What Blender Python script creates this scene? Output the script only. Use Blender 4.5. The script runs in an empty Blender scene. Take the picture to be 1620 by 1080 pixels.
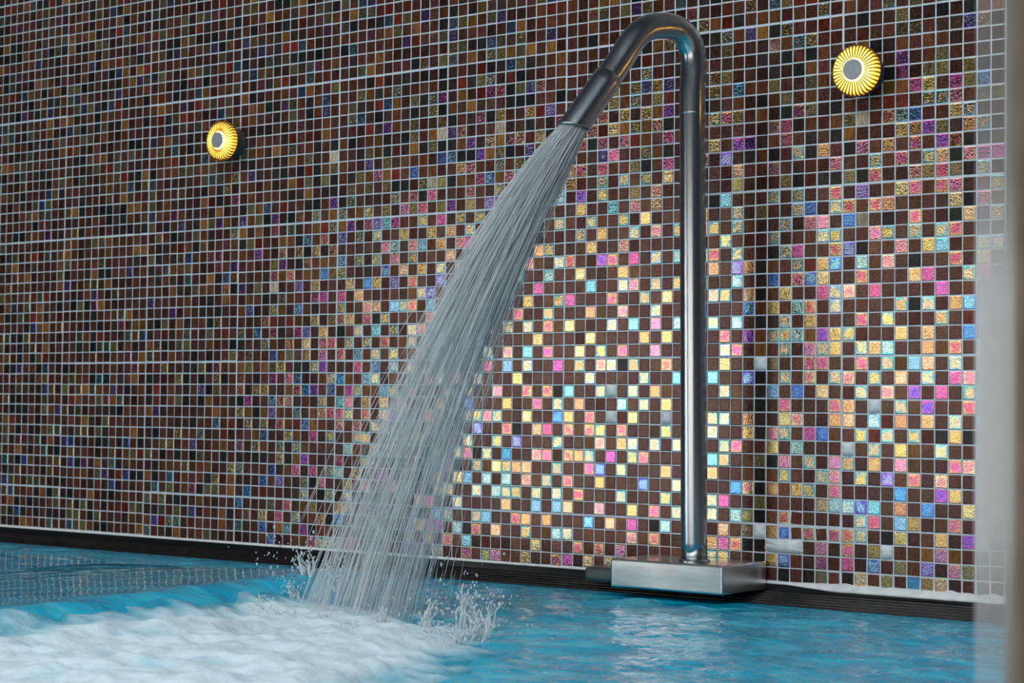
import bpy, bmesh, math, random
import numpy as np
from mathutils import Vector, Matrix, noise

random.seed(7)
rng = np.random.default_rng(7)
scene = bpy.context.scene
COL = scene.collection

# ------------------------------------------------------------------ camera
CAM = (3.41474, -3.02495, 0.30483)
RX = Vector((0.79307287, 0.60902352, 0.01121489))
RD = Vector((-0.01296963, 0.03529062, -0.99929293))
RF = Vector((-0.60898868, 0.79236666, 0.03588684))
cd = bpy.data.cameras.new('camera')
cd.sensor_fit = 'HORIZONTAL'; cd.sensor_width = 36.0
cd.lens = 36.0 * 3000.0 / 1620.0
cd.clip_start = 0.02; cd.clip_end = 100
cd.dof.use_dof = True; cd.dof.focus_distance = 3.5; cd.dof.aperture_fstop = 9.0
cam = bpy.data.objects.new('camera', cd); COL.objects.link(cam)
m = Matrix.Identity(4)
for i in range(3):
    m[i][0] = RX[i]; m[i][1] = -RD[i]; m[i][2] = -RF[i]; m[i][3] = CAM[i]
cam.matrix_world = m
scene.camera = cam

# ------------------------------------------------------------------ light
scene.view_settings.view_transform = 'Standard'
scene.view_settings.look = 'None'
scene.view_settings.gamma = 1.0
scene.view_settings.use_curve_mapping = False
scene.view_settings.exposure = 0.0

world = bpy.data.worlds.new('world'); scene.world = world
world.use_nodes = True
bg = world.node_tree.nodes['Background']
bg.inputs['Color'].default_value = (0.62, 0.82, 1.0, 1)
bg.inputs['Strength'].default_value = 0.045


def area(name, loc, target, sx, sy, radiance, color):
    l = bpy.data.lights.new(name, 'AREA'); l.shape = 'RECTANGLE'
    l.size = sx; l.size_y = sy; l.color = color
    l.energy = radiance * sx * sy * math.pi
    o = bpy.data.objects.new(name, l); COL.objects.link(o)
    o.location = loc
    d = (Vector(target) - Vector(loc)).normalized()
    o.rotation_euler = d.to_track_quat('-Z', 'Y').to_euler()
    return o


# the glazing on the far side of the hall and an unseen overhead fill added to brighten the wall
area('window_daylight', (-2.7, -6.2, 0.55), (-2.7, 0, 0.55), 3.3, 1.5, 3.1, (1.0, 0.97, 0.92))
area('window_daylight_side', (1.9, -6.2, 0.55), (1.9, 0, 0.55), 5.5, 1.5, 2.0, (1.0, 0.95, 0.88))
area('overhead_fill', (2.2, -3.3, 3.2), (2.2, -3.3, 0), 6.0, 2.6, 4.0, (0.88, 0.96, 1.0))

# ------------------------------------------------------------------ helpers


def link(name, me, mat=None, parent=None, loc=None):
    o = bpy.data.objects.new(name, me); COL.objects.link(o)
    if mat is not None and me is not None and len(me.materials) == 0:
        me.materials.append(mat)
    if parent is not None:
        o.parent = parent
    if loc is not None:
        o.location = loc
    return o


def tag(o, label=None, cat=None, group=None, kind=None):
    if label: o['label'] = label
    if cat: o['category'] = cat
    if group: o['group'] = group
    if kind: o['kind'] = kind
    return o


def empty(name, loc, label, cat, group=None):
    o = bpy.data.objects.new(name, None); COL.objects.link(o)
    o.location = loc; o.empty_display_size = 0.05
    return tag(o, label, cat, group)


def mesh(name, verts, faces, smooth=False):
    me = bpy.data.meshes.new(name)
    me.from_pydata([tuple(v) for v in verts], [], [tuple(f) for f in faces])
    me.update()
    if smooth:
        me.polygons.foreach_set('use_smooth', [True] * len(me.polygons))
    return me


def box_mesh(name, x0, x1, y0, y1, z0, z1, bevel=0.0, seg=2):
    bm = bmesh.new()
    bmesh.ops.create_cube(bm, size=1.0)
    for v in bm.verts:
        v.co = Vector(((x0 + x1) / 2 + v.co.x * (x1 - x0), (y0 + y1) / 2 + v.co.y * (y1 - y0),
                       (z0 + z1) / 2 + v.co.z * (z1 - z0)))
    if bevel > 0:
        bmesh.ops.bevel(bm, geom=bm.edges[:], offset=bevel, segments=seg, affect='EDGES', profile=0.5)
    me = bpy.data.meshes.new(name); bm.to_mesh(me); bm.free()
    return me


def lathe(name, prof, n=48, axis='y', smooth=True):
    """prof: list of (radius, height) turned about an axis (y: towards -y is outward)."""
    V = []; F = []
    for r, h in prof:
        for k in range(n):
            a = 2 * math.pi * k / n
            if axis == 'y': V.append((r * math.cos(a), h, r * math.sin(a)))
            else: V.append((r * math.cos(a), r * math.sin(a), h))
    for i in range(len(prof) - 1):
        for k in range(n):
            a, b = i * n + k, i * n + (k + 1) % n
            F.append((a, b, b + n, a + n))
    F.append(tuple(range(n))[::-1]); F.append(tuple(range((len(prof) - 1) * n, len(prof) * n)))
    me = mesh(name, V, F)
    bm = bmesh.new(); bm.from_mesh(me); bmesh.ops.recalc_face_normals(bm, faces=bm.faces[:])
    bm.to_mesh(me); bm.free()
    if smooth:
        for p in me.polygons: p.use_smooth = len(p.vertices) == 4
        me.set_sharp_from_angle(angle=math.radians(35))
    return me


def sweep(name, pts, radii, n=32, caps=True, side=None):
    pts = [Vector(p) for p in pts]
    V = []; F = []
    side = Vector(side) if side else None
    for i, p in enumerate(pts):
        t = (pts[min(i + 1, len(pts) - 1)] - pts[max(i - 1, 0)]).normalized()
        s = side - t * side.dot(t) if side else t.orthogonal()
        s.normalize(); b = t.cross(s)
        for k in range(n):
            a = 2 * math.pi * k / n
            V.append(p + (s * math.cos(a) + b * math.sin(a)) * radii[i])
    for i in range(len(pts) - 1):
        for k in range(n):
            a, c = i * n + k, i * n + (k + 1) % n
            F.append((a, c, c + n, a + n))
    if caps:
        F.append(tuple(range(n))[::-1]); F.append(tuple(range((len(pts) - 1) * n, len(pts) * n)))
    me = mesh(name, V, F)
    for p in me.polygons: p.use_smooth = len(p.vertices) == 4
    return me


def new_mat(name):
    mt = bpy.data.materials.new(name); mt.use_nodes = True
    nt = mt.node_tree
    for n in list(nt.nodes): nt.nodes.remove(n)
    out = nt.nodes.new('ShaderNodeOutputMaterial')
    return mt, nt, out


def N(nt, t, **kw):
    n = nt.nodes.new(t)
    for k, v in kw.items():
        if k in n.inputs.keys() if hasattr(n.inputs, 'keys') else False: n.inputs[k].default_value = v
        else: setattr(n, k, v)
    return n


def simple(name, color, rough=0.5, metal=0.0, spec=0.5, noise_amt=0.0, scale=40.0, bump=0.0, stretch=(1, 1, 1)):
    mt, nt, out = new_mat(name)
    b = nt.nodes.new('ShaderNodeBsdfPrincipled')
    b.inputs['Base Color'].default_value = (*color, 1); b.inputs['Roughness'].default_value = rough
    b.inputs['Metallic'].default_value = metal; b.inputs['Specular IOR Level'].default_value = spec
    nt.links.new(b.outputs[0], out.inputs[0])
    if noise_amt or bump:
        g = nt.nodes.new('ShaderNodeNewGeometry')
        mp = nt.nodes.new('ShaderNodeMapping'); mp.inputs['Scale'].default_value = stretch
        nt.links.new(g.outputs['Position'], mp.inputs[0])
        nz = nt.nodes.new('ShaderNodeTexNoise'); nz.inputs['Scale'].default_value = scale
        nz.inputs['Detail'].default_value = 5
        nt.links.new(mp.outputs[0], nz.inputs['Vector'])
        if noise_amt:
            r = nt.nodes.new('ShaderNodeValToRGB')
            r.color_ramp.elements[0].position = 0.3; r.color_ramp.elements[1].position = 0.7
            r.color_ramp.elements[0].color = (*[c * (1 - noise_amt) for c in color], 1)
            r.color_ramp.elements[1].color = (*[min(1, c * (1 + noise_amt)) for c in color], 1)
            nt.links.new(nz.outputs['Fac'], r.inputs[0]); nt.links.new(r.outputs[0], b.inputs['Base Color'])
        if bump:
            bp = nt.nodes.new('ShaderNodeBump'); bp.inputs['Strength'].default_value = 1.0
            bp.inputs['Distance'].default_value = bump
            nt.links.new(nz.outputs['Fac'], bp.inputs['Height']); nt.links.new(bp.outputs[0], b.inputs['Normal'])
    return mt


# ------------------------------------------------------------------ tile materials
def tile_group():
    g = bpy.data.node_groups.new('glass_tile', 'ShaderNodeTree')
    I = g.interface
    for nm, d in (('Base', (0.07, 0.03, 0.02, 1)), ('Film Centre', (1, .7, .3, 1)), ('Film Rim', (.3, .8, .9, 1))):
        s = I.new_socket(nm, in_out='INPUT', socket_type='NodeSocketColor'); s.default_value = d
    s = I.new_socket('Film', in_out='INPUT', socket_type='NodeSocketFloat'); s.default_value = 0
    I.new_socket('Shader', in_out='OUTPUT', socket_type='NodeSocketShader')
    n = g.nodes; L = g.links.new
    gi = n.new('NodeGroupInput'); go = n.new('NodeGroupOutput')
    geo = n.new('ShaderNodeNewGeometry'); oi = n.new('ShaderNodeObjectInfo')
    rnd = n.new('ShaderNodeMath'); rnd.operation = 'ADD'
    L(geo.outputs['Random Per Island'], rnd.inputs[0]); L(oi.outputs['Random'], rnd.inputs[1])
    fr = n.new('ShaderNodeMath'); fr.operation = 'FRACT'; L(rnd.outputs[0], fr.inputs[0])
    # vertical streaks in the dark glass
    mp = n.new('ShaderNodeMapping'); mp.inputs['Scale'].default_value = (260, 260, 60)
    L(geo.outputs['Position'], mp.inputs[0])
    n1 = n.new('ShaderNodeTexNoise'); n1.inputs['Scale'].default_value = 1.0; n1.inputs['Detail'].default_value = 4
    L(mp.outputs[0], n1.inputs['Vector'])
    mr = n.new('ShaderNodeMapRange'); mr.inputs[1].default_value = 0.3; mr.inputs[2].default_value = 0.75
    mr.inputs[3].default_value = 0.55; mr.inputs[4].default_value = 1.5
    L(n1.outputs['Fac'], mr.inputs[0])
    # per tile brightness
    mr2 = n.new('ShaderNodeMapRange'); mr2.inputs[3].default_value = 0.6; mr2.inputs[4].default_value = 1.5
    L(fr.outputs[0], mr2.inputs[0])
    mul = n.new('ShaderNodeMath'); mul.operation = 'MULTIPLY'
    L(mr.outputs[0], mul.inputs[0]); L(mr2.outputs[0], mul.inputs[1])
    hs = n.new('ShaderNodeHueSaturation')
    L(gi.outputs['Base'], hs.inputs['Color']); L(mul.outputs[0], hs.inputs['Value'])
    # hammered relief
    n2 = n.new('ShaderNodeTexNoise'); n2.inputs['Scale'].default_value = 230.0; n2.inputs['Detail'].default_value = 2
    n2.inputs['Distortion'].default_value = 1.6
    L(geo.outputs['Position'], n2.inputs['Vector'])
    bp = n.new('ShaderNodeBump'); bp.inputs['Strength'].default_value = 1.0; bp.inputs['Distance'].default_value = 0.00028
    L(n2.outputs['Fac'], bp.inputs['Height'])
    # glass body
    b = n.new('ShaderNodeBsdfPrincipled'); b.inputs['Roughness'].default_value = 0.14
    b.inputs['Specular IOR Level'].default_value = 0.18
    L(hs.outputs[0], b.inputs['Base Color']); L(bp.outputs[0], b.inputs['Normal'])
    # iridescent metal film under the glass: colour runs from the middle to the rim
    uv = n.new('ShaderNodeUVMap')
    sb = n.new('ShaderNodeVectorMath'); sb.operation = 'SUBTRACT'; sb.inputs[1].default_value = (.5, .5, 0)
    L(uv.outputs[0], sb.inputs[0])
    ab = n.new('ShaderNodeVectorMath'); ab.operation = 'ABSOLUTE'; L(sb.outputs[0], ab.inputs[0])
    sp = n.new('ShaderNodeSeparateXYZ'); L(ab.outputs[0], sp.inputs[0])
    mx = n.new('ShaderNodeMath'); mx.operation = 'MAXIMUM'; L(sp.outputs[0], mx.inputs[0]); L(sp.outputs[1], mx.inputs[1])
    n3 = n.new('ShaderNodeTexNoise'); n3.inputs['Scale'].default_value = 75.0; n3.inputs['Detail'].default_value = 3
    L(geo.outputs['Position'], n3.inputs['Vector'])
    ad = n.new('ShaderNodeMath'); ad.operation = 'MULTIPLY_ADD'; ad.inputs[1].default_value = 0.85
    L(n3.outputs['Fac'], ad.inputs[0]); L(mx.outputs[0], ad.inputs[2])
    mr3 = n.new('ShaderNodeMapRange'); mr3.interpolation_type = 'SMOOTHSTEP'
    mr3.inputs[1].default_value = 0.62; mr3.inputs[2].default_value = 0.98
    L(ad.outputs[0], mr3.inputs[0])
    mixc = n.new('ShaderNodeMix'); mixc.data_type = 'RGBA'
    L(mr3.outputs[0], mixc.inputs[0]); L(gi.outputs['Film Centre'], mixc.inputs[6]); L(gi.outputs['Film Rim'], mixc.inputs[7])
    hv = n.new('ShaderNodeHueSaturation')
    mr4 = n.new('ShaderNodeMapRange'); mr4.inputs[3].default_value = 0.465; mr4.inputs[4].default_value = 0.535
    L(fr.outputs[0], mr4.inputs[0]); L(mr4.outputs[0], hv.inputs['Hue']); L(mixc.outputs[2], hv.inputs['Color'])
    gl = n.new('ShaderNodeBsdfAnisotropic') if False else n.new('ShaderNodeBsdfGlossy')
    gl.inputs['Roughness'].default_value = 0.1
    gl.distribution = 'BECKMANN'
    L(hv.outputs[0], gl.inputs['Color']); L(bp.outputs[0], gl.inputs['Normal'])
    ms = n.new('ShaderNodeMixShader')
    L(gi.outputs['Film'], ms.inputs[0]); L(b.outputs[0], ms.inputs[1]); L(gl.outputs[0], ms.inputs[2])
    L(ms.outputs[0], go.inputs[0])
    return g


TG = tile_group()


def tile_mat(name, base, c1=(1, 1, 1), c2=(1, 1, 1), film=0.0):
    mt, nt, out = new_mat('tile_' + name)
    g = nt.nodes.new('ShaderNodeGroup'); g.node_tree = TG
    g.inputs['Base'].default_value = (*base, 1); g.inputs['Film Centre'].default_value = (*c1, 1)
    g.inputs['Film Rim'].default_value = (*c2, 1); g.inputs['Film'].default_value = film
    nt.links.new(g.outputs[0], out.inputs[0])
    return mt


BR = (0.075, 0.032, 0.02)
GOLD = (1.0, 0.66, 0.25); PALE = (1.0, 0.80, 0.47); CYAN = (0.22, 0.8, 0.9); TEAL = (0.12, 0.62, 0.66)
PINK = (1.0, 0.22, 0.46); MAG = (0.9, 0.2, 0.6); BLUE = (0.1, 0.36, 1.0); VIO = (0.42, 0.18, 0.95)
SKY = (0.36, 0.74, 1.0)
PAL = {
    '.': [(n_, c_, (0.9, 0.4, 0.28), (0.75, 0.33, 0.27), 0.032) for n_, c_ in (
        ('brown_a', (0.070, 0.024, 0.013)), ('brown_b', (0.056, 0.023, 0.014)), ('brown_c', (0.095, 0.03, 0.012)),
        ('brown_d', (0.042, 0.019, 0.013)), ('brown_e', (0.075, 0.022, 0.018)))],
    'k': [('black_a', (0.018, 0.017, 0.014)), ('black_b', (0.03, 0.02, 0.016))],
    'r': [('red_a', (0.13, 0.02, 0.01)), ('red_b', (0.1, 0.026, 0.014))],
    'o': [('amber_a', (0.19, 0.075, 0.018)), ('amber_b', (0.15, 0.055, 0.02))],
    'w': [('beige', (0.4, 0.3, 0.2))],
    'e': [('olive_a', (0.11, 0.075, 0.03), (0.8, 0.6, 0.22), (0.5, 0.5, 0.2), 0.26),
          ('olive_b', (0.09, 0.06, 0.03), (0.7, 0.55, 0.25), (0.3, 0.5, 0.35), 0.26)],
    'g': [('gold_a', (0.1, 0.05, 0.02), GOLD, PALE, 0.5), ('gold_b', (0.1, 0.05, 0.02), PALE, GOLD, 0.52),
          ('gold_c', (0.1, 0.05, 0.02), GOLD, (0.95, 0.5, 0.3), 0.48)],
    'y': [('gold_teal_a', (0.09, 0.05, 0.02), GOLD, TEAL, 0.52), ('gold_teal_b', (0.09, 0.05, 0.02), PALE, CYAN, 0.54),
          ('gold_teal_c', (0.08, 0.05, 0.02), PALE, TEAL, 0.5)],
    'c': [('cyan_a', (0.06, 0.04, 0.03), (0.62, 0.86, 0.8), CYAN, 0.52), ('cyan_b', (0.06, 0.04, 0.03), SKY, CYAN, 0.52),
          ('cyan_c', (0.06, 0.04, 0.03), PALE, SKY, 0.52)],
    'B': [('blue_a', (0.05, 0.03, 0.03), (0.16, 0.55, 1.0), BLUE, 0.5), ('blue_b', (0.05, 0.03, 0.03), SKY, (0.12, 0.2, 0.95), 0.5)],
    'v': [('violet_a', (0.06, 0.03, 0.04), VIO, MAG, 0.46), ('violet_b', (0.06, 0.03, 0.04), (0.5, 0.55, 1.0), VIO, 0.46)],
    'p': [('pink_a', (0.1, 0.03, 0.03), PINK, (1.0, 0.45, 0.6), 0.48), ('pink_b', (0.1, 0.03, 0.03), MAG, PINK, 0.46),
          ('pink_c', (0.1, 0.03, 0.03), (1.0, 0.4, 0.68), (1.0, 0.5, 0.4), 0.5)],
    'm': [('pink_gold_a', (0.1, 0.04, 0.02), (1.0, 0.26, 0.38), GOLD, 0.5), ('pink_gold_b', (0.1, 0.04, 0.02), (1.0, 0.4, 0.5), PALE, 0.52),
          ('pink_gold_c', (0.1, 0.04, 0.02), PINK, GOLD, 0.48)],
}
MATS = []; MIDX = {}
for k, lst in PAL.items():
    MIDX[k] = []
    for t in lst:
        MIDX[k].append(len(MATS)); MATS.append(tile_mat(*t))

# ------------------------------------------------------------------ mosaic pattern read off the wall
# six blocks of twelve columns (from column 12), rows 4..39 from the top sheet joint
PATT = {
12: """k.....r.r.o.
eo..ooe.rkrk
.k....o.e..w
.v..kk.krk.e
......orekek
...o....o..k
keoB.r..kk.v
v.ekv.kg.y.o
o.o.p.y..ory
ker..ookB.m.
..v..m.gkg.g
.r..ev.kgroo
..o.pom.ooBe
v.e.w..v.g..
.o.k.e.r.pp.
.v..yo.B.k..
...gr.ro.g.e
yrB.mk.pv.g.
k..y.rg.g.mm
.e..Boe.g.p.
oeroeg.kkyv.
..k.p.pB...y
m.gg..omBv.B
kp..Bmmk..y.
gokov..c.ogp
.gkg.m.rBo..
..oB..y..p.y
p.g..y.y....
..kk.gkov...
y...B..p.p.y
...B.v..ykp.
.B.r....crky
B...e.m.oe..
.m.grp.y..g.
y..B.oc.p.ro
....B..o.pyy""",
24: """...r.vo.e..g
ok..o..kerow
..keokr.okek
.r.v.e.o.r.B
rke.por.Boo.
.e.e.ekk.ywe
ky....c.pkm.
y.oy.e.pep.e
ov.pvcpr.y.p
v.y.y..g..g.
.....pc.mc.g
c.y.y.m.y...
y....B.g.g.y
.g.Bg.v.m..v
p.g.....ocv.
y..mg.cym.c.
mg.mky....m.
k.c.c.y.cm..
.y.yom.oy...
m.c.y.y..m..
..p.B.c.y...
Bo.cy.......
.pyo.cy.m...
cp.g.g.m...m
my.m.y....m.
m.m.yy......
..yyr....y..
.c..c.......
m..y.......v
c.g........g
.g.m.......y
.c........m.
g..........B
B.........mv
........y.g.
y.......vy.y""",
36: """kr.pkgr.grv.
vm...w..k..p
kov.gommrgk.
Bkkvoek.vo..
.gm..y.y....
ko.pBopc....
..m..y.....c
v.e.vo.....c
.y.y........
g.y........y
.mp.........
g..y......y.
.y......mo.y
.......c..c.
y........p..
........g..y
.......m..y.
....m.y.y.mo
...y.....g..
....y.m.c.m.
....m.c.c..p
.m.c...g....
g....m..m.mk
......g..m.y
..yymy..g..B
...v..mk.gp.
..y..y.v...y
.ymky.Br.mmo
mk.yogygg..y
.gc.crc.m.y.
g..y.cyy.y.y
.c....g..c.c
y..yc..mg.g.
.ckm.g..y.oc
m.c.r....g..
..m.yp..g..m""",
48: """....e.y.er..
...m.g.gov..
..mrgoyomk..
.mkp.pro.p..
...vp..eok..
.m.p..ek.p..
gr.y.y.y.g..
.v.y..e.m...
.g..c.m.g...
..y..y.g....
.y.g..y.m.y.
..g..mr.....
m.ovm.p.c.c.
.g..ogo.....
.oc..cm.y.y.
p...m..y.g..
..go.m..yr..
g.r.c.c.p.c.
.rg....g.g..
.g.y.m..p...
.y.mcky..m..
..c....y..c.
c..yW.y.go..
.g.r.c.y.g..
g.m.Wrg..W..
m.my.m..oy..
..om.gc.c.c.
mgy.p.ym....
..mB.y...g..
m..go..B..c.
.m...yo..y..
g..m..g.m.y.
..B.gop.kc..
y.....m.mr..
.m.m.p...r..
p.g.g.......""",
60: """.g.B..e..e..
k..o.k.e.o..
.ymg.o.kme.k
r.....mpkor.
.g.vv..m.k.k
m.v.k.k.ykg.
...g..m..r.p
..re...ekrkk
.kc...y.y..m
g..y.e..cB.y
py.y...c.pp.
..y.r.y...yy
ym.y..kyp..m
.g.vgk..yrgB
y..c..B.mBg.
.cy.gk.g..pc
B...B.g.cm.c
.y.c.k.c.g..
..m.v.yycovg
y.cm.o.y.pyg
c.g..We..mm.
.c..Bk.y.m.y
g.y..kc.B.g.
.....k.m...m
.yy.gk.gm..g
.c..gkpy.pB.
..ym..g.c...
.cy.oekp.y.p
.g..ok.y..yp
...Bmkg.gy.m
.yp..e....gc
.y.cek.mro.r
.rg.eWgB.m.m
.gpmkkWWW.p.
.yy..kgB..m.
.......k.ke.""",
72: """...kv.ee.ek.
...oopg.peB.
..orr.yyp.ee
ewrmcB..gc..
o...ggve.gy.
kp.g.m.vmkk.
..y.m.ygkmpp
ekm..mepeky.
.v..gm.mp..y
m.mg....gkp.
Bw.k.m..kg.y
..py.y.ym...
vk..p.gcr.yc
rc.m.k..m.g.
.m...gp..yp.
m.p....p....
....yky.gB..
.m.y.r.y.rv.
yr..g.g..B..
.ygc..gom.yg
.m.yocg.y.m.
m.y.g.y.pm.c
ry.m.v.p.yW.
g.W.y.v..m..
g.crg.g.y.y.
.yry.yrkgk.c
W.y.go.y..m.
y.g.poo.mm.m
.y.v.m.m..p.
....B..vg.y.
cBc.g.B..g.m
.yp.cg..m.p.
my.kg..g.vc.
m.eW..opo.k.
p.B.e.v.pe..
kg.e.Beg....""",
}
CODE = {}
for c0, s in PATT.items():
    for j, row in enumerate(s.split('\n')):
        for i, ch in enumerate(row): CODE[(c0 + i, 4 + j)] = ch
POOL = '..............................kkkkkkkrrrooooo' + 'eeegggyycBvpm'

PITCH = 0.0254
C0, C1, R0, R1 = -44, 112, -14, 40
S = PITCH * 0.5 - 0.00105            # half tile edge


def tile_shape():
    rings = [(S, 0.0012), (S, -0.0002), (S - 0.0004, -0.0009), (S - 0.0013, -0.0012)]
    V = []; F = []
    for h, y in rings: V += [(-h, y, -h), (h, y, -h), (h, y, h), (-h, y, h)]
    for i in range(3):
        for k in range(4):
            a, b = i * 4 + k, i * 4 + (k + 1) % 4
            F.append((a, b, b + 4, a + 4))
    F.append((12, 13, 14, 15))
    return np.array(V), F


TV, TF = tile_shape()
TUV = np.stack([TV[:, 0] / (2 * S) + .5, TV[:, 2] / (2 * S) + .5], 1)


def project(x, y, z):
    d = Vector((x, y, z)) - Vector(CAM)
    w = d.dot(RF)
    return 810 + 3000 * d.dot(RX) / w, 540 + 3000 * d.dot(RD) / w, w


cells = []
for c in range(C0, C1):
    for r in range(R0, R1):
        ch = CODE.get((c, r))
        if ch is None: ch = random.choice(POOL)
        elif ch == '.':
            uu, vv, _ = project((c + .5) * PITCH, 0, (39.5 - r) * PITCH)
            jx = 905 - (vv - 205) * 0.515          # behind the falling water the pattern is not seen
            if 205 < vv and abs(uu - jx) < 30 + (vv - 205) * .09: ch = random.choice(POOL)
        if ch == 'W': continue
        # sheets of twelve by twelve: joints between sheets are a little wider
        fx = (c % 12 - 5.5) / 12.0; fz = (r % 12 - 5.5) / 12.0
        x = (c + .5) * PITCH - fx * 0.0016
        z = (40 - r - .5) * PITCH + fz * 0.0016
        sh = (((c // 12) * 37 + (r // 12) * 61) % 7 - 3) * 0.00022      # sheets hung slightly out of line
        x += random.gauss(0, .00018); z += random.gauss(0, .00018) + sh
        rot = random.gauss(0, .006); sc = random.uniform(.975, 1.01)
        if 67 <= c <= 73 and r in (35, 36) and random.random() < .8:
            rot = random.gauss(0, .04); sc = random.uniform(.84, .95)
        if r == 39 and c > 70: sc = random.uniform(.9, .98)
        tx = random.gauss(0, .010); tz = random.gauss(0, .010)
        mi = random.choice(MIDX[ch])
        u, v, w = project(x, 0, z)
        vis = -6 < u < 1545 and -6 < v < 1060
        cells.append((x, z, rot, sc, tx, tz, mi, (1.0 / w ** 3) if vis else 0.0))
# tiles hidden by the pipe or the box are not among the ones kept apart
order = sorted(range(len(cells)), key=lambda i: -cells[i][7])


def cell_matrix(t):
    return (Matrix.Translation((t[0], 0, t[1])) @ Matrix.Rotation(t[2], 4, 'Y') @
            Matrix.Rotation(t[4], 4, 'X') @ Matrix.Rotation(t[5], 4, 'Z') @ Matrix.Diagonal((t[3], 1, t[3], 1)))


# ------------------------------------------------------------------ wall
X0, X1 = C0 * PITCH, C1 * PITCH
ZT = (40 - R0) * PITCH
M_GROUT = simple('grout', (0.61, 0.66, 0.70), 0.85, noise_amt=0.12, scale=60, bump=0.0004)
M_WALLFAR, nt, out = new_mat('mosaic_far')
b = nt.nodes.new('ShaderNodeBsdfPrincipled'); b.inputs['Roughness'].default_value = 0.25
geo = nt.nodes.new('ShaderNodeNewGeometry'); sx = nt.nodes.new('ShaderNodeSeparateXYZ'); cx = nt.nodes.new('ShaderNodeCombineXYZ')
nt.links.new(geo.outputs['Position'], sx.inputs[0]); nt.links.new(sx.outputs[0], cx.inputs[0]); nt.links.new(sx.outputs[2], cx.inputs[1])
bt = nt.nodes.new('ShaderNodeTexBrick'); bt.offset = 0; bt.inputs['Scale'].default_value = 1.0
bt.inputs['Brick Width'].default_value = PITCH; bt.inputs['Row Height'].default_value = PITCH
bt.inputs['Mortar Size'].default_value = 0.0012; bt.inputs['Color1'].default_value = (0.09, 0.038, 0.02, 1)
bt.inputs['Color2'].default_value = (0.03, 0.02, 0.016, 1); bt.inputs['Mortar'].default_value = (0.7, 0.72, 0.73, 1)
nt.links.new(cx.outputs[0], bt.inputs['Vector']); nt.links.new(bt.outputs['Color'], b.inputs['Base Color'])
nt.links.new(b.outputs[0], out.inputs[0])

wall = link('wall_back', box_mesh('wall_back', X0, X1, -0.0003, 0.14, -0.6, ZT), M_GROUT)
tag(wall, 'pool hall wall of small brown and iridescent glass mosaic tiles', kind='structure')
tag(link('wall_top', box_mesh('wall_top', X0, X1, -0.001, 0.14, ZT, 3.2), M_WALLFAR), 'upper part of the mosaic wall', kind='structure')
tag(link('wall_right', box_mesh('wall_right', X1, 8.2, -0.001, 0.14, -0.6, 3.2), M_WALLFAR), 'mosaic wall running on to the right', kind='structure')
tag(link('wall_left', box_mesh('wall_left', -6.0, X0, -0.001, 0.14, -0.6, 3.2), M_WALLFAR), 'mosaic wall running on to the left', kind='structure')

tile_me = mesh('tile', TV, TF)
uvl = tile_me.uv_layers.new(name='UVMap')
for lp in tile_me.loops: uvl.data[lp.index].uv = TUV[lp.vertex_index]
tile_me.materials.append(MATS[0])
solo = set(order[:300])
for i in order[:300]:
    t = cells[i]
    o = bpy.data.objects.new('tile', tile_me); COL.objects.link(o)
    o.parent = wall; o.matrix_local = cell_matrix(t)
    o.material_slots[0].link = 'OBJECT'; o.material_slots[0].material = MATS[t[6]]
rest = [cells[i] for i in range(len(cells)) if i not in solo]
nV = len(TV)
AV = np.zeros((len(rest) * nV, 3)); AF = []; MI = []
for k, t in enumerate(rest):
    M = np.array(cell_matrix(t))
    AV[k * nV:(k + 1) * nV] = TV @ M[:3, :3].T + M[:3, 3]
    for f in TF: AF.append(tuple(a + k * nV for a in f)); MI.append(t[6])
me = mesh('mosaic_tiles', AV, AF)
uvl = me.uv_layers.new(name='UVMap')
li = np.zeros(len(me.loops), dtype=np.int32); me.loops.foreach_get('vertex_index', li)
uvl.data.foreach_set('uv', TUV[li % nV].ravel())
for mt in MATS: me.materials.append(mt)
me.polygons.foreach_set('material_index', MI); me.update()
tag(link('mosaic_tiles', me, None, wall), kind='stuff')

# ragged bead of pale cement along the wall foot
M_CEM = simple('cement', (0.74, 0.77, 0.77), 0.9, noise_amt=0.12, scale=50, bump=0.0007)
V = []; F = []
xs = np.arange(X0, 3.0, 0.006)
for i, x in enumerate(xs):
    thick = 0.0 if x < 1.72 else min(1, (x - 1.72) / 0.1)
    n1 = noise.noise((x * 40, 0, 0)); n2 = noise.noise((x * 90, 3, 0))
    top = -0.0012 + thick * (0.0045 + 0.004 * n1) + 0.0012 * n2
    fr = -0.0035 - thick * (0.012 + 0.006 * n1) - 0.001 * n2
    zf = -0.0035 - 0.0055 * thick
    V += [(x, 0.004, top + .001), (x, -0.003 - .002 * thick, top), (x, fr, zf + .3 * (top - zf)), (x, fr - 0.001 - 0.001 * thick, zf), (x, fr, zf - .0015), (x, 0.004, zf - .0015)]
for i in range(len(xs) - 1):
    for k in range(5):
        a = i * 6 + k; F.append((a, a + 6, a + 7, a + 1))
tag(link('trim_1', mesh('trim_1', V, F, smooth=True), M_CEM), 'ragged pale cement bead along the foot of the mosaic wall', kind='structure')

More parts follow.
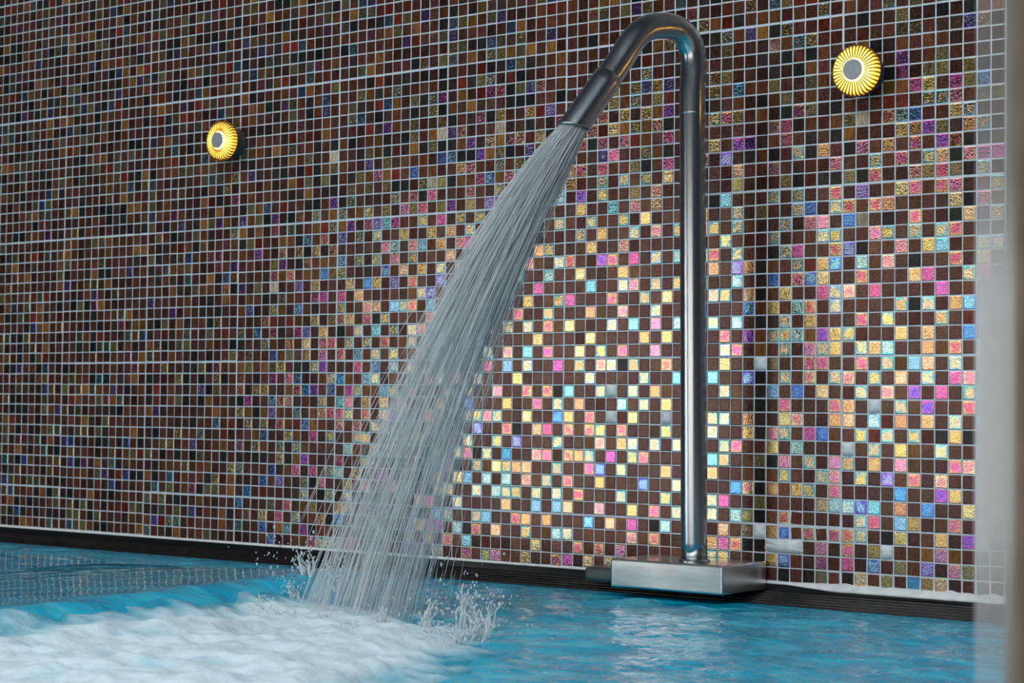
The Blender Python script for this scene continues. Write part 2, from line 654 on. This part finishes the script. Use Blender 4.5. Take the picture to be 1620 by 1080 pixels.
# smears of cement around the patched tiles
def smear(cx, cz, w, h, seed):
    V = []; n = 28
    V.append((cx, -0.0013, cz))
    for k in range(n):
        a = 2 * math.pi * k / n
        q = 1 / max(abs(math.cos(a)), abs(math.sin(a)))
        q = min(q, 1.25) * (1 + .16 * noise.noise((math.cos(a) * 2 + seed, math.sin(a) * 2, seed)))
        V.append((cx + w / 2 * q * math.cos(a), -0.0012, cz + h / 2 * q * math.sin(a)))
    for k in range(n):
        V.append((V[1 + k][0], 0.002, V[1 + k][2]))
    F = [(0, 1 + (k + 1) % n, 1 + k) for k in range(n)] + [(1 + k, 1 + (k + 1) % n, 1 + n + (k + 1) % n, 1 + n + k) for k in range(n)]
    o = link('cement_patch', mesh('cement_patch', V, F, smooth=True), M_CEM, wall)
    return o


P = PITCH
smear(67.5 * P, (40 - 37.5) * P, 3.0 * P, 0.92 * P, 1)
for (c, r) in [(c, r) for (c, r), ch in CODE.items() if ch == 'W' and not (r == 37 and c in (66, 67, 68))]:
    smear((c + .5) * P, (39.5 - r) * P, .93 * P, .93 * P, c * .37 + r)

# ------------------------------------------------------------------ overflow edge
M_BAR = simple('wet_bar', (0.012, 0.010, 0.009), 0.15, spec=0.35, noise_amt=0.3, scale=30, bump=0.0003, stretch=(.4, 3, 3))
edge = empty('overflow_grating', (1.0, -0.05, -0.03), 'dark wet overflow grating of long bars along the mosaic wall foot', 'grating')
def at_edge(o):
    o.parent = edge; o.matrix_parent_inverse = Matrix.Translation((-1.0, 0.05, 0.03)); return o
at_edge(link('grating_bed', box_mesh('grating_bed', X0, 3.2, -0.088, 0.001, -0.12, -0.0335), M_BAR))
at_edge(link('grating_upstand', box_mesh('grating_upstand', X0, 3.2, -0.006, -0.0004, -0.034, -0.0052), M_BAR))
for k in range(6):
    yc = -0.0125 - k * 0.0148; zc = -0.0168 - k * 0.0032
    o = link('grate_bar', box_mesh('grate_bar', X0, 3.2, yc - 0.0062, yc + 0.0062, zc - 0.018, zc + 0.001, 0.0028, 2), M_BAR)
    for p in o.data.polygons: p.use_smooth = True
    at_edge(o)

# ------------------------------------------------------------------ pool water
WZ = -0.033
FOAM = [(1.15, -.68), (1.26, -.60), (1.44, -.62), (1.67, -.78), (1.85, -1.0), (1.99, -1.3), (2.04, -2.2), (1.0, -2.2), (1.15, -1.6), (1.21, -1.2), (1.19, -.95), (1.16, -.8)]


def poly_dist(px, py, poly):
    """signed distance, positive inside (vectorised)"""
    inside = np.zeros(px.shape, bool); dmin = np.full(px.shape, 1e9)
    n = len(poly)
    for i in range(n):
        x1, y1 = poly[i]; x2, y2 = poly[(i + 1) % n]
        dx, dy = x2 - x1, y2 - y1
        t = np.clip(((px - x1) * dx + (py - y1) * dy) / (dx * dx + dy * dy), 0, 1)
        dmin = np.minimum(dmin, np.hypot(px - x1 - t * dx, py - y1 - t * dy))
        cond = ((y1 > py) != (y2 > py)) & (px < (x2 - x1) * (py - y1) / (y2 - y1 + 1e-12) + x1)
        inside ^= cond
    return np.where(inside, dmin, -dmin)


def sstep(a, b, x):
    t = np.clip((x - a) / (b - a), 0, 1); return t * t * (3 - 2 * t)


waves = []
for k in range(26):
    wl = 0.035 * (1.16 ** k) if k < 14 else random.uniform(.05, .22)
    a = random.uniform(0, 2 * math.pi)
    waves.append((2 * math.pi / wl, math.cos(a), math.sin(a), random.uniform(0, 6.28), wl * random.uniform(.0045, .0085)))


def crest_x(y):
    return 1.12 - .12 * (y + .75)


def calm_f(x, y):
    xc = crest_x(y) + .02
    return sstep(xc + .02, xc - .08, x) * sstep(-.16, -.30, y)


def water_h(x, y):
    h = np.zeros_like(x)
    for kk, a, bb, ph, am in waves:
        wx = x + 0.03 * np.sin(7 * y + ph); wy = y + 0.03 * np.sin(6 * x + ph)
        h += am * np.sin(kk * (a * wx + bb * wy) + ph)
    h *= 0.55 * (1 - 0.85 * calm_f(x, y))
    # swell pushed up by the falling jet: a crest left of the foam with a long smooth back slope
    xc = crest_x(y)
    back = np.clip(1 - (xc - x) / .85, 0, 1); front = np.clip(1 - (x - xc) / .15, 0, 1)
    prof = np.where(x < xc, back, front * front * (3 - 2 * front))
    h += 0.048 * prof * sstep(-.25, -.5, y)
    edge_f = sstep(-0.1, -0.22, y)
    return h * edge_f


xs = np.unique(np.round(np.concatenate([np.linspace(-6, -.7, 40), np.arange(-.7, 2.7, .0075), np.linspace(2.7, 2.78, 6)]), 5))
ys = np.unique(np.round(np.concatenate([np.linspace(-7, -1.75, 40), np.arange(-1.75, -.0975, .0075), [-.0942]]), 5))
GX, GY = np.meshgrid(xs, ys)
GZ = WZ + water_h(GX, GY)
V = np.stack([GX.ravel(), GY.ravel(), GZ.ravel()], 1)
nx, ny = len(xs), len(ys)
ii = (np.arange(ny - 1)[:, None] * nx + np.arange(nx - 1)[None, :]).ravel()
F = np.stack([ii, ii + 1, ii + nx + 1, ii + nx], 1)
wm = mesh('pool_water', V, F.tolist(), smooth=True)
att = wm.attributes.new('chop', 'FLOAT', 'POINT')
att.data.foreach_set('value', (1 - .97 * calm_f(GX, GY)).ravel().astype(np.float32))

M_WATER, nt, out = new_mat('water')
b = nt.nodes.new('ShaderNodeBsdfPrincipled')
b.inputs['Roughness'].default_value = 0.04; b.inputs['IOR'].default_value = 1.333
geo = nt.nodes.new('ShaderNodeNewGeometry')
mp = nt.nodes.new('ShaderNodeMapping'); mp.inputs['Scale'].default_value = (5, 8, 5); nt.links.new(geo.outputs['Position'], mp.inputs[0])
nz = nt.nodes.new('ShaderNodeTexNoise'); nz.inputs['Scale'].default_value = 1.6; nz.inputs['Detail'].default_value = 6; nz.inputs['Distortion'].default_value = 1.2
nt.links.new(mp.outputs[0], nz.inputs['Vector'])
rp = nt.nodes.new('ShaderNodeValToRGB')
rp.color_ramp.elements[0].position = .32; rp.color_ramp.elements[0].color = (0.0, 0.29, 0.48, 1)
rp.color_ramp.elements[1].position = .72; rp.color_ramp.elements[1].color = (0.06, 0.58, 0.74, 1)
el = rp.color_ramp.elements.new(.52); el.color = (0.0, 0.43, 0.66, 1)
nt.links.new(nz.outputs['Fac'], rp.inputs[0]); nt.links.new(rp.outputs[0], b.inputs['Base Color'])
n2 = nt.nodes.new('ShaderNodeTexNoise'); n2.inputs['Scale'].default_value = 38; n2.inputs['Detail'].default_value = 4; n2.inputs['Distortion'].default_value = .8
nt.links.new(geo.outputs['Position'], n2.inputs['Vector'])
bp = nt.nodes.new('ShaderNodeBump'); bp.inputs['Strength'].default_value = .8; bp.inputs['Distance'].default_value = 0.006
chop = nt.nodes.new('ShaderNodeAttribute'); chop.attribute_name = 'chop'
hm = nt.nodes.new('ShaderNodeMath'); hm.operation = 'MULTIPLY'
nt.links.new(n2.outputs['Fac'], hm.inputs[0]); nt.links.new(chop.outputs['Fac'], hm.inputs[1])
nt.links.new(hm.outputs[0], bp.inputs['Height']); nt.links.new(bp.outputs[0], b.inputs['Normal'])
nt.links.new(b.outputs[0], out.inputs[0])
tag(link('pool_water', wm, M_WATER), 'rippled turquoise water of the pool', 'water', kind='stuff')

# pool deck the photographer crouches on
M_DECK = simple('deck_stone', (0.42, 0.38, 0.33), 0.6, noise_amt=.25, scale=14, bump=.001)
tag(link('floor', box_mesh('floor', 2.79, 8.2, -7.0, -0.09, -0.6, -0.01, 0.006), M_DECK), 'stone deck beside the pool', kind='structure')
M_SHELL = simple('pool_tile', (0.02, 0.25, 0.34), 0.4)
tag(link('pool_floor', box_mesh('pool_floor', -6.0, 8.2, -7.0, 0.0, -0.75, -0.6), M_SHELL), 'turquoise pool floor', kind='structure')

# ------------------------------------------------------------------ spout
M_STEEL = simple('stainless', (0.47, 0.50, 0.52), 0.2, metal=1.0, noise_amt=.05, scale=12, bump=0.00012, stretch=(60, 60, 2))
M_STEEL2 = simple('brushed_steel', (0.78, 0.76, 0.73), 0.27, metal=1.0, noise_amt=.14, scale=14, bump=0.0003, stretch=(1, 1, 2.5))
M_DARK = simple('dark_steel', (0.11, 0.12, 0.12), 0.35, metal=.6, noise_amt=.2, scale=40)
PX, PY = 1.585, -0.115
U = Vector((-0.33, -0.944, 0)).normalized()
spout = empty('water_spout', (1.564, -0.09, -0.017), 'tall stainless steel swan neck spout on a box foot by the wall', 'spout')
def at_sp(o, par=None):
    o.parent = par or spout
    if par is None: o.matrix_parent_inverse = Matrix.Translation((-1.564, 0.09, 0.017))
    return o
at_sp(link('base_box', box_mesh('base_box', 1.4445, 1.683, -0.16, -0.0065, -0.0157, 0.036, 0.004, 3), M_STEEL2))
at_sp(link('base_plinth', box_mesh('base_plinth', 1.345, 1.66, -0.104, -0.0065, -0.0157, 0.012, 0.008, 3), M_DARK))
FOOT = Vector((1.596, -0.115, 0.034))
collar = link('foot_collar', lathe('foot_collar', [(0.0255, 0.0), (0.0285, 0.001), (0.0285, 0.005), (0.0262, 0.0075), (0.0245, 0.008)], 48, 'z'), M_STEEL)
collar.location = FOOT; collar.parent = spout; collar.matrix_parent_inverse = Matrix.Translation((-1.564, 0.09, 0.017))
def plane(s, z, lean=0.0): return Vector((PX + U.x * s, PY + U.y * s, z))
RT = 0.0238
path = []
for i in range(25):
    t = i / 24; path.append(FOOT.lerp(plane(0, 0.885), t))
# bend, then the straight arm
arm_end = plane(0.262, 0.797); arm_start = plane(0.178, 0.905)
ctrl = [plane(0, 0.885), plane(0.0, 0.955), plane(0.028, 0.9915), plane(0.078, 0.9955), plane(0.124, 0.975), arm_start]
def cr(p, t):
    n = len(p) - 1; f = min(t * n, n - 1e-6); i = int(f); f -= i
    p0 = p[max(i - 1, 0)]; p1 = p[i]; p2 = p[i + 1]; p3 = p[min(i + 2, n)]
    return 0.5 * ((2 * p1) + (p2 - p0) * f + (2 * p0 - 5 * p1 + 4 * p2 - p3) * f * f + (3 * p1 - p0 - 3 * p2 + p3) * f ** 3)
pre = plane(0, 0.86); post = arm_end
full = [pre] + ctrl + [post]
bend = [cr(full, (1 + 5 * i / 40) / 7) for i in range(1, 41)]
path += bend
SIDE = Vector((U.y, -U.x, 0))
ax = (arm_end - arm_start).normalized()
path += [arm_start + ax * (0.004 * k) for k in range(1, 9)]
tube = at_sp(link('riser_tube', sweep('riser_tube', path, [RT] * len(path), 48, True, SIDE), M_STEEL))
# weld ring where the bend starts
ring = [plane(0, 0.842 + 0.0014 * k) for k in range(4)]
at_sp(link('weld_ring', sweep('weld_ring', ring, [RT + .0002, RT + .0005, RT + .0005, RT + .0002], 48, True, SIDE), M_STEEL))
# nozzle: sleeve over the arm, cut off at a slant, open end
jn = arm_start + ax * 0.018
L = (arm_end - jn).length
V = []; F = []; n = 48; nseg = 10
s = SIDE.normalized(); bt_ = ax.cross(s)
prof = [(0.0, RT - .0006), (0.0003, RT + .0021), (0.0012, RT + .0026), (0.02, RT + .0026)] + [(L * q, RT + .0024) for q in (.35, .5, .65, .8, .9, 1.0)]
for d, r in prof:
    for k in range(n):
        a = 2 * math.pi * k / n
        cutdir = bt_ * math.sin(a) + s * math.cos(a)
        slant = cutdir.z * 0.0 + (cutdir.dot(U)) * 0.018
        V.append(jn + ax * (d + slant * (d / L)) + cutdir * r)
inner = [(1.0, RT - .0012), (.5, RT - .0014)]
for q, r in inner:
    for k in range(n):
        a = 2 * math.pi * k / n
        cutdir = bt_ * math.sin(a) + s * math.cos(a)
        V.append(jn + ax * (L * q + (cutdir.dot(U)) * 0.018 * q) + cutdir * r)
rows = len(prof) + len(inner)
for i in range(rows - 1):
    for k in range(n):
        a, c = i * n + k, i * n + (k + 1) % n
        F.append((a, c, c + n, a + n))
nm = mesh('nozzle_sleeve', V, F, smooth=True); nm.set_sharp_from_angle(angle=math.radians(40))
noz = at_sp(link('nozzle_sleeve', nm, M_STEEL))
# rolled lip around the mouth
lip = []
for k in range(n + 1):
    a = 2 * math.pi * k / n; cutdir = bt_ * math.sin(a) + s * math.cos(a)
    lip.append(jn + ax * (L + cutdir.dot(U) * 0.018) + cutdir * (RT + .0008))
at_sp(link('nozzle_lip', sweep('nozzle_lip', lip, [0.0019] * len(lip), 8, False), M_STEEL), noz)

# ------------------------------------------------------------------ falling water
M_JET, nt, out = new_mat('aerated_water')
b = nt.nodes.new('ShaderNodeBsdfPrincipled')
geo = nt.nodes.new('ShaderNodeNewGeometry'); rp = nt.nodes.new('ShaderNodeValToRGB')
rp.color_ramp.elements[0].color = (0.72, 0.76, 0.78, 1); rp.color_ramp.elements[1].color = (1.0, 1.0, 1.0, 1)
nt.links.new(geo.outputs['Random Per Island'], rp.inputs[0]); nt.links.new(rp.outputs[0], b.inputs['Base Color'])
b.inputs['Roughness'].default_value = .25; b.inputs['IOR'].default_value = 1.33
tr = nt.nodes.new('ShaderNodeBsdfTranslucent'); tr.inputs[0].default_value = (.85, .9, .92, 1)
ms = nt.nodes.new('ShaderNodeMixShader'); ms.inputs[0].default_value = .45
nt.links.new(b.outputs[0], ms.inputs[1]); nt.links.new(tr.outputs[0], ms.inputs[2]); nt.links.new(ms.outputs[0], out.inputs[0])
mouth = arm_end
# ballistic path measured along the arm's vertical plane: s(t), z(t)
S0, Z0 = 0.258, 0.80
def jet_pt(q, du, dn, dz):
    """q 0..1 along the fall; du, dn, dz: spread offsets at q=1"""
    zz = Z0 + (WZ - Z0) * (0.72 * q + 0.28 * q * q)
    ss = S0 + 0.42 * (1.18 * q - 0.18 * q * q)
    return zz, ss


V = []; F = []
def strand(q0, q1, off0, off1, r, nseg=12, wob=0.0):
    """off: lateral offset in the image-wide direction (s) and across (n) at mouth and at the pool"""
    base = len(V); ph = random.uniform(0, 6.28)
    for i in range(nseg + 1):
        f = i / nseg; q = q0 + (q1 - q0) * f
        zz, ss = jet_pt(q, 0, 0, 0)
        e = q ** 0.9
        os_ = off0[0] * (1 - e) + off1[0] * e; on = off0[1] * (1 - e) + off1[1] * e
        p = plane(ss + os_, zz + os_ * 0.45 * (1 - q)) + SIDE * on
        p += Vector((1, 0, 0)) * wob * math.sin(ph + 9 * f)
        rr = r * max(0.08, math.sin(math.pi * min(1, max(0.0, f * .96 + .02))) ** .6)
        for k in range(4):
            a = k * math.pi / 2 + ph
            V.append(p + (SIDE * math.cos(a) + U * math.sin(a)) * rr)
    for i in range(nseg):
        for k in range(4):
            a, c = base + i * 4 + k, base + i * 4 + (k + 1) % 4
            F.append((a, c, c + 4, a + 4))


for k in range(6000):
    a = random.uniform(0, 6.28); rad = math.sqrt(random.random())
    o0 = (0.021 * rad * math.cos(a), 0.021 * rad * math.sin(a))
    g = min(1.0, abs(random.gauss(0, .5)))
    o1 = (0.105 * rad * math.cos(a) * (0.75 + .5 * g) + random.gauss(0, .009) - .012, 0.085 * rad * math.sin(a) + random.gauss(0, .012))
    ln = random.uniform(.05, .22); q0 = random.uniform(-.06, .95) if random.random() < .55 else random.uniform(-.06, .45)
    q0 = max(q0, 0.0); q1 = min(1.03, q0 + ln)
    strand(q0, q1, o0, o1, random.uniform(.00025, .00065) * (1 if q0 > .3 else 1.25), 7, random.uniform(0, .0012))
# stray threads leaving the edges of the jet
for k in range(40):
    sg = random.choice((-1, 1, -1))
    q0 = random.uniform(.45, .95); q1 = min(1.02, q0 + random.uniform(.03, .12))
    o1 = (sg * random.uniform(.10, .16), random.uniform(-.09, .09))
    strand(q0, q1, (o1[0] * .1, o1[1] * .1), o1, random.uniform(.0003, .0007), 6)
jm = mesh('water_jet', V, F, smooth=True)
tag(link('water_jet', jm, M_JET), 'slanting jet of white water falling from the spout mouth', 'water jet', kind='stuff')

# ------------------------------------------------------------------ foam
M_FOAM, nt, out = new_mat('foam')
b = nt.nodes.new('ShaderNodeBsdfPrincipled'); b.inputs['Roughness'].default_value = .45
b.inputs['IOR'].default_value = 1.33
geo = nt.nodes.new('ShaderNodeNewGeometry')
nz = nt.nodes.new('ShaderNodeTexNoise'); nz.inputs['Scale'].default_value = 9; nz.inputs['Detail'].default_value = 8; nz.inputs['Distortion'].default_value = .7
nt.links.new(geo.outputs['Position'], nz.inputs['Vector'])
at = nt.nodes.new('ShaderNodeAttribute'); at.attribute_name = 'air'
ad = nt.nodes.new('ShaderNodeMath'); ad.operation = 'MULTIPLY_ADD'; ad.inputs[1].default_value = .9
nt.links.new(nz.outputs['Fac'], ad.inputs[0]); nt.links.new(at.outputs['Fac'], ad.inputs[2])
rp = nt.nodes.new('ShaderNodeValToRGB')
rp.color_ramp.elements[0].position = .45; rp.color_ramp.elements[0].color = (0.02, 0.31, 0.45, 1)
rp.color_ramp.elements[1].position = 1.05 if False else 1.0; rp.color_ramp.elements[1].color = (0.66, 0.8, 0.86, 1)
el = rp.color_ramp.elements.new(.7); el.color = (0.36, 0.6, 0.7, 1)
nt.links.new(ad.outputs[0], rp.inputs[0]); nt.links.new(rp.outputs[0], b.inputs['Base Color'])
n2 = nt.nodes.new('ShaderNodeTexNoise'); n2.inputs['Scale'].default_value = 55; n2.inputs['Detail'].default_value = 6
nt.links.new(geo.outputs['Position'], n2.inputs['Vector'])
bp = nt.nodes.new('ShaderNodeBump'); bp.inputs['Strength'].default_value = .6; bp.inputs['Distance'].default_value = 0.008
nt.links.new(n2.outputs['Fac'], bp.inputs['Height']); nt.links.new(bp.outputs[0], b.inputs['Normal'])
nt.links.new(b.outputs[0], out.inputs[0])

fx = np.arange(.3, 2.1, .0065); fy = np.arange(-2.1, -.5, .0065)
FX, FY = np.meshgrid(fx, fy)
nzv = np.array([noise.fractal((x * 6, y * 6, 1.3), 1.0, 2.0, 4) for x, y in zip(FX.ravel(), FY.ravel())]).reshape(FX.shape)
nzb = np.array([abs(noise.noise((x * 13, y * 13, 5.0))) + .5 * abs(noise.noise((x * 29, y * 29, 9.0))) for x, y in zip(FX.ravel(), FY.ravel())]).reshape(FX.shape)
sd = poly_dist(FX, FY, FOAM) + nzv * .05
mask = sstep(-.03, .16, sd)
bill = 1.0 - 1.2 * np.minimum(nzb, .8)
Hf = mask * (.008 + .012 * np.maximum(0, nzv + .25) + .014 * np.maximum(bill, 0))
FZ = WZ + water_h(FX, FY) - .005 + Hf
keep = mask > .02
idx = -np.ones(FX.shape, int); idx[keep] = np.arange(keep.sum())
V = np.stack([FX[keep], FY[keep], FZ[keep]], 1)
q = keep[:-1, :-1] & keep[1:, :-1] & keep[:-1, 1:] & keep[1:, 1:]
jj, kk = np.nonzero(q)
F = np.stack([idx[jj, kk], idx[jj, kk + 1], idx[jj + 1, kk + 1], idx[jj + 1, kk]], 1)
fm = mesh('foam', V, F.tolist(), smooth=True)
att = fm.attributes.new('air', 'FLOAT', 'POINT')
air = (sstep(0.0, .16, sd) * .64 + .25 * (bill - .5) - .06)[keep]
att.data.foreach_set('value', air.astype(np.float32))
tag(link('foam', fm, M_FOAM), 'churning white foam on the pool where the jet lands', 'foam', kind='stuff')

# splashes thrown up round the landing place
bm = bmesh.new()
def blob(p, r, st=(1, 1, 1), sub=1):
    res = bmesh.ops.create_icosphere(bm, subdivisions=sub, radius=r)
    sdv = random.uniform(0, 99)
    for v in res['verts']:
        nn = 1 + .35 * noise.noise(v.co / r * .9 + Vector((sdv, 0, 0)))
        v.co = Vector((v.co.x * st[0], v.co.y * st[1], v.co.z * st[2])) * nn + Vector(p)
def ground(x, y):
    return float(WZ + water_h(np.array([x]), np.array([y]))[0])
def filament(p0, h, r, lean):
    """a thin wavering finger of water, thick at the foot and ending in a bead"""
    n_, k_ = 14, 6
    rings = []; ph = random.uniform(0, 6.28)
    for i in range(n_):
        f = i / (n_ - 1)
        c = Vector((p0[0] + lean[0] * f ** 1.6 + .0016 * math.sin(ph + 7 * f), p0[1] + lean[1] * f ** 1.6 + .0016 * math.cos(ph + 6 * f),
                    p0[2] + h * (1.25 * f - .25 * f * f)))
        rr = r * (1 - f) ** 1.3 + .0006 + .0009 * max(0, math.sin(ph + 11 * f)) * (1 - .5 * f)
        if f > .9: rr = .0014 if i < n_ - 1 else .0003
        rings.append([bm.verts.new(c + Vector((math.cos(a), math.sin(a), 0)) * rr) for a in [2 * math.pi * q / k_ for q in range(k_)]])
    for i in range(n_ - 1):
        for q in range(k_):
            bm.faces.new((rings[i][q], rings[i][(q + 1) % k_], rings[i + 1][(q + 1) % k_], rings[i + 1][q]))
    bm.faces.new(rings[-1])
def tongue(x, y, h, r, lean):
    z0 = ground(x, y) - .002
    for i in range(7):
        filament((x + random.gauss(0, .009), y + random.gauss(0, .009), z0), h * random.uniform(.45, 1.15), r * random.uniform(.18, .42),
                 (lean[0] * .6 + random.gauss(0, .005), lean[1] * .6 + random.gauss(0, .005)))
    for i in range(46):
        f = random.random() ** .8
        blob((x + lean[0] * f + random.gauss(0, .010), y + lean[1] * f + random.gauss(0, .010), z0 + .002 + h * f * 1.25),
             random.uniform(.0008, .0036) * (1 - .6 * f), (1, 1, random.uniform(1.0, 1.9)))
tg = [(1.12, -.62, .040, .009, (-.02, 0)), (1.18, -.60, .045, .008, (.01, 0)), (1.20, -.72, .030, .010, (-.02, -.01)), (1.26, -.84, .030, .012, (-.01, -.02)),
      (1.34, -.90, .026, .012, (.0, -.02)), (1.43, -.90, .030, .012, (.01, -.02)), (1.50, -.86, .034, .012, (.02, -.01)), (1.545, -.80, .050, .011, (.02, 0)),
      (1.585, -.76, .075, .010, (.012, .01)), (1.60, -.72, .05, .007, (.02, .01)), (1.655, -.80, .062, .009, (-.015, 0)), (1.68, -.86, .028, .012, (.01, 0)),
      (1.56, -.70, .04, .007, (-.02, 0)), (1.62, -.88, .024, .012, (.02, 0)), (1.53, -.95, .02, .013, (.0, -.01)), (1.70, -.93, .02, .011, (.015, 0))]
for t in tg: tongue(*t)
for k in range(420):
    a = random.random()
    x = 1.0 + .65 * a + random.gauss(0, .03); y = -.60 - .22 * max(0, a - .5) * 2 * .8 + random.gauss(0, .04)
    z = ground(x, y) + abs(random.gauss(0, .035))
    blob((x, y, z), random.choice((.0008, .001, .0014, .0022)), (1, 1, random.uniform(1, 2)))
sm = bpy.data.meshes.new('splash'); bm.to_mesh(sm); bm.free()
sm.polygons.foreach_set('use_smooth', [True] * len(sm.polygons))
tag(link('splash', sm, M_JET), 'splashes and droplets thrown up where the jet meets the pool', 'splash', kind='stuff')

# ------------------------------------------------------------------ wall lamps
M_LBASE = simple('lamp_grey', (0.09, 0.085, 0.085), .55, metal=.2, noise_amt=.1, scale=80)
M_CAP = simple('lamp_cap', (0.32, 0.33, 0.35), .5, metal=.2, noise_amt=.1, scale=200)
M_FIN = simple('lamp_fin', (0.16, 0.10, 0.05), .5, metal=.2, noise_amt=.1, scale=200)
M_GLOW, nt, out = new_mat('lamp_glow')
em = nt.nodes.new('ShaderNodeEmission'); em.inputs[0].default_value = (1.0, 0.50, 0.07, 1); em.inputs[1].default_value = 40.0
nt.links.new(em.outputs[0], out.inputs[0])
M_DIFF, nt, out = new_mat('lamp_diffuser')
em = nt.nodes.new('ShaderNodeEmission'); em.inputs[0].default_value = (1.0, 0.47, 0.045, 1)
tc = nt.nodes.new('ShaderNodeTexCoord'); sx = nt.nodes.new('ShaderNodeSeparateXYZ'); nt.links.new(tc.outputs['Object'], sx.inputs[0])
cx = nt.nodes.new('ShaderNodeCombineXYZ'); nt.links.new(sx.outputs[0], cx.inputs[0]); nt.links.new(sx.outputs[2], cx.inputs[1])
ln_ = nt.nodes.new('ShaderNodeVectorMath'); ln_.operation = 'LENGTH'; nt.links.new(cx.outputs[0], ln_.inputs[0])
mr = nt.nodes.new('ShaderNodeMapRange'); mr.inputs[1].default_value = .019; mr.inputs[2].default_value = .043
mr.inputs[3].default_value = 22.0; mr.inputs[4].default_value = 1.7
nt.links.new(ln_.outputs['Value'], mr.inputs[0]); nt.links.new(mr.outputs[0], em.inputs[1]); nt.links.new(em.outputs[0], out.inputs[0])
RB, RF_, RC = 0.0335, 0.046, 0.0185
base_me = lathe('wall_mount', [(RB, 0.0), (RB, -0.030), (RB - .002, -0.034)], 48)
plate_me = lathe('back_disc', [(0.044, -0.034), (0.044, -0.037)], 48)
core_me = lathe('light_core', [(0.0205, -0.037), (0.0205, -0.0545)], 40)
cap_me = lathe('centre_cap', [(RC, -0.0545), (RC, -0.0585), (RC - .001, -0.0595)], 40)
diff_me = lathe('diffuser', [(0.0432, -0.0372), (0.0432, -0.0475), (0.040, -0.0505), (0.032, -0.0518), (0.0206, -0.0525)], 64)
NF = 38
prof = [(0.0207, -0.0372), (RF_, -0.0372), (RF_, -0.049), (RF_ - .004, -0.0535), (0.0207, -0.0545)]
th = 0.00105
V = [(r, h, -th) for r, h in prof] + [(r, h, th) for r, h in prof]
n = len(prof)
F = [tuple(range(n)), tuple(range(2 * n - 1, n - 1, -1))] + [(i, n + i, n + (i + 1) % n, (i + 1) % n) for i in range(n)]
fin_me = mesh('fin', V, F)
lamps = [(0.2915, 'round finned wall lamp glowing amber, left of the water jet'),
         (1.878, 'round finned wall lamp glowing amber, right of the swan neck spout'),
         (3.49, 'first finned amber wall lamp beyond the glass screen'),
         (5.11, 'second finned amber wall lamp beyond the glass screen'),
         (6.73, 'third finned amber wall lamp beyond the glass screen')]
LZ = 0.9040
for x, lab in lamps:
    t = empty('wall_lamp', (x, -0.0022, LZ), lab, 'wall lamp', 'amber wall lamps along the mosaic wall')
    link('wall_mount', base_me, M_LBASE, t); link('back_disc', plate_me, M_FIN, t)
    link('light_core', core_me, M_GLOW, t); link('centre_cap', cap_me, M_CAP, t)
    link('diffuser', diff_me, M_DIFF, t)
    for k in range(NF):
        f = link('fin', fin_me, M_FIN, t); f.rotation_euler = (0, 2 * math.pi * k / NF, 0)

# ------------------------------------------------------------------ glass screen close to the camera
M_POST = simple('bronze_post', (0.24, 0.165, 0.11), .5, metal=.3, noise_amt=.2, scale=30)
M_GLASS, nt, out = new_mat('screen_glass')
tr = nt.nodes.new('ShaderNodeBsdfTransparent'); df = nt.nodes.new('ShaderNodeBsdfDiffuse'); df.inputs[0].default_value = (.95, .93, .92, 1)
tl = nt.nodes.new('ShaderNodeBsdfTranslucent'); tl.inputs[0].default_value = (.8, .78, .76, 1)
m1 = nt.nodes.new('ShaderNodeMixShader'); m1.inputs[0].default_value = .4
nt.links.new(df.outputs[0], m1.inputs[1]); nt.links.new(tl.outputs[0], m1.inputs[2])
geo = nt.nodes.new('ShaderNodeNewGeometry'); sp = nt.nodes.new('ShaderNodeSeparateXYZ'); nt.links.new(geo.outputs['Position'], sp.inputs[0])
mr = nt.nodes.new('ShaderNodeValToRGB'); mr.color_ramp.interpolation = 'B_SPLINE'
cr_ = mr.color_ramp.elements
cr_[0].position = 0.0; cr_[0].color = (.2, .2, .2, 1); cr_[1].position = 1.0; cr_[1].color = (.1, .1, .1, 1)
for ps, v in ((.24, .16), (.33, .3), (.41, .88), (.62, .88), (.68, .45), (.76, .14)):  # window reflection painted into the pane as a diffuse white band by height
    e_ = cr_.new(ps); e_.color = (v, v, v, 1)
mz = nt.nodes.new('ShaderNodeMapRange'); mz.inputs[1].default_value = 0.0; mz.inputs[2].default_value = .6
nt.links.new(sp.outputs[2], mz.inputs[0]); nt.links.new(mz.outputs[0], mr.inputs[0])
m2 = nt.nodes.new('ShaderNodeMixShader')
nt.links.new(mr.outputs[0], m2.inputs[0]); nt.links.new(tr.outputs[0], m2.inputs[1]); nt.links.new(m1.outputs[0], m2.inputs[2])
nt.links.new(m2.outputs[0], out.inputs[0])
def near(px, dist):
    d = RF + RX * ((px - 810) / 3000.0); d.z = 0
    return Vector((CAM[0], CAM[1], 0)) + d * dist
D = 1.15
a0 = near(1546, D); a1 = near(1603, D); a2 = near(1720, D)
xd = (a1 - a0).normalized(); yd = Vector((-xd.y, xd.x, 0))
screen = empty('glass_screen', (*a1.xy, -0.01), 'edge of a glass screen with a painted pale reflection and a brown post, blurred at the right', 'glass screen')
def slab(name, p, q, th, z0, z1, mat):
    V = []
    for z in (z0, z1):
        for e, sgn in ((p, -1), (q, -1), (q, 1), (p, 1)):
            w = e + yd * th * .5 * sgn; V.append((w.x - a1.x, w.y - a1.y, z + .01))
    F = [(0, 3, 2, 1), (4, 5, 6, 7), (0, 1, 5, 4), (1, 2, 6, 5), (2, 3, 7, 6), (3, 0, 4, 7)]
    return link(name, mesh(name, V, F), mat, screen)
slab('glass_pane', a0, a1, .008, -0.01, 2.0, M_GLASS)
slab('post', a1, a2, .04, -0.01, 2.05, M_POST)
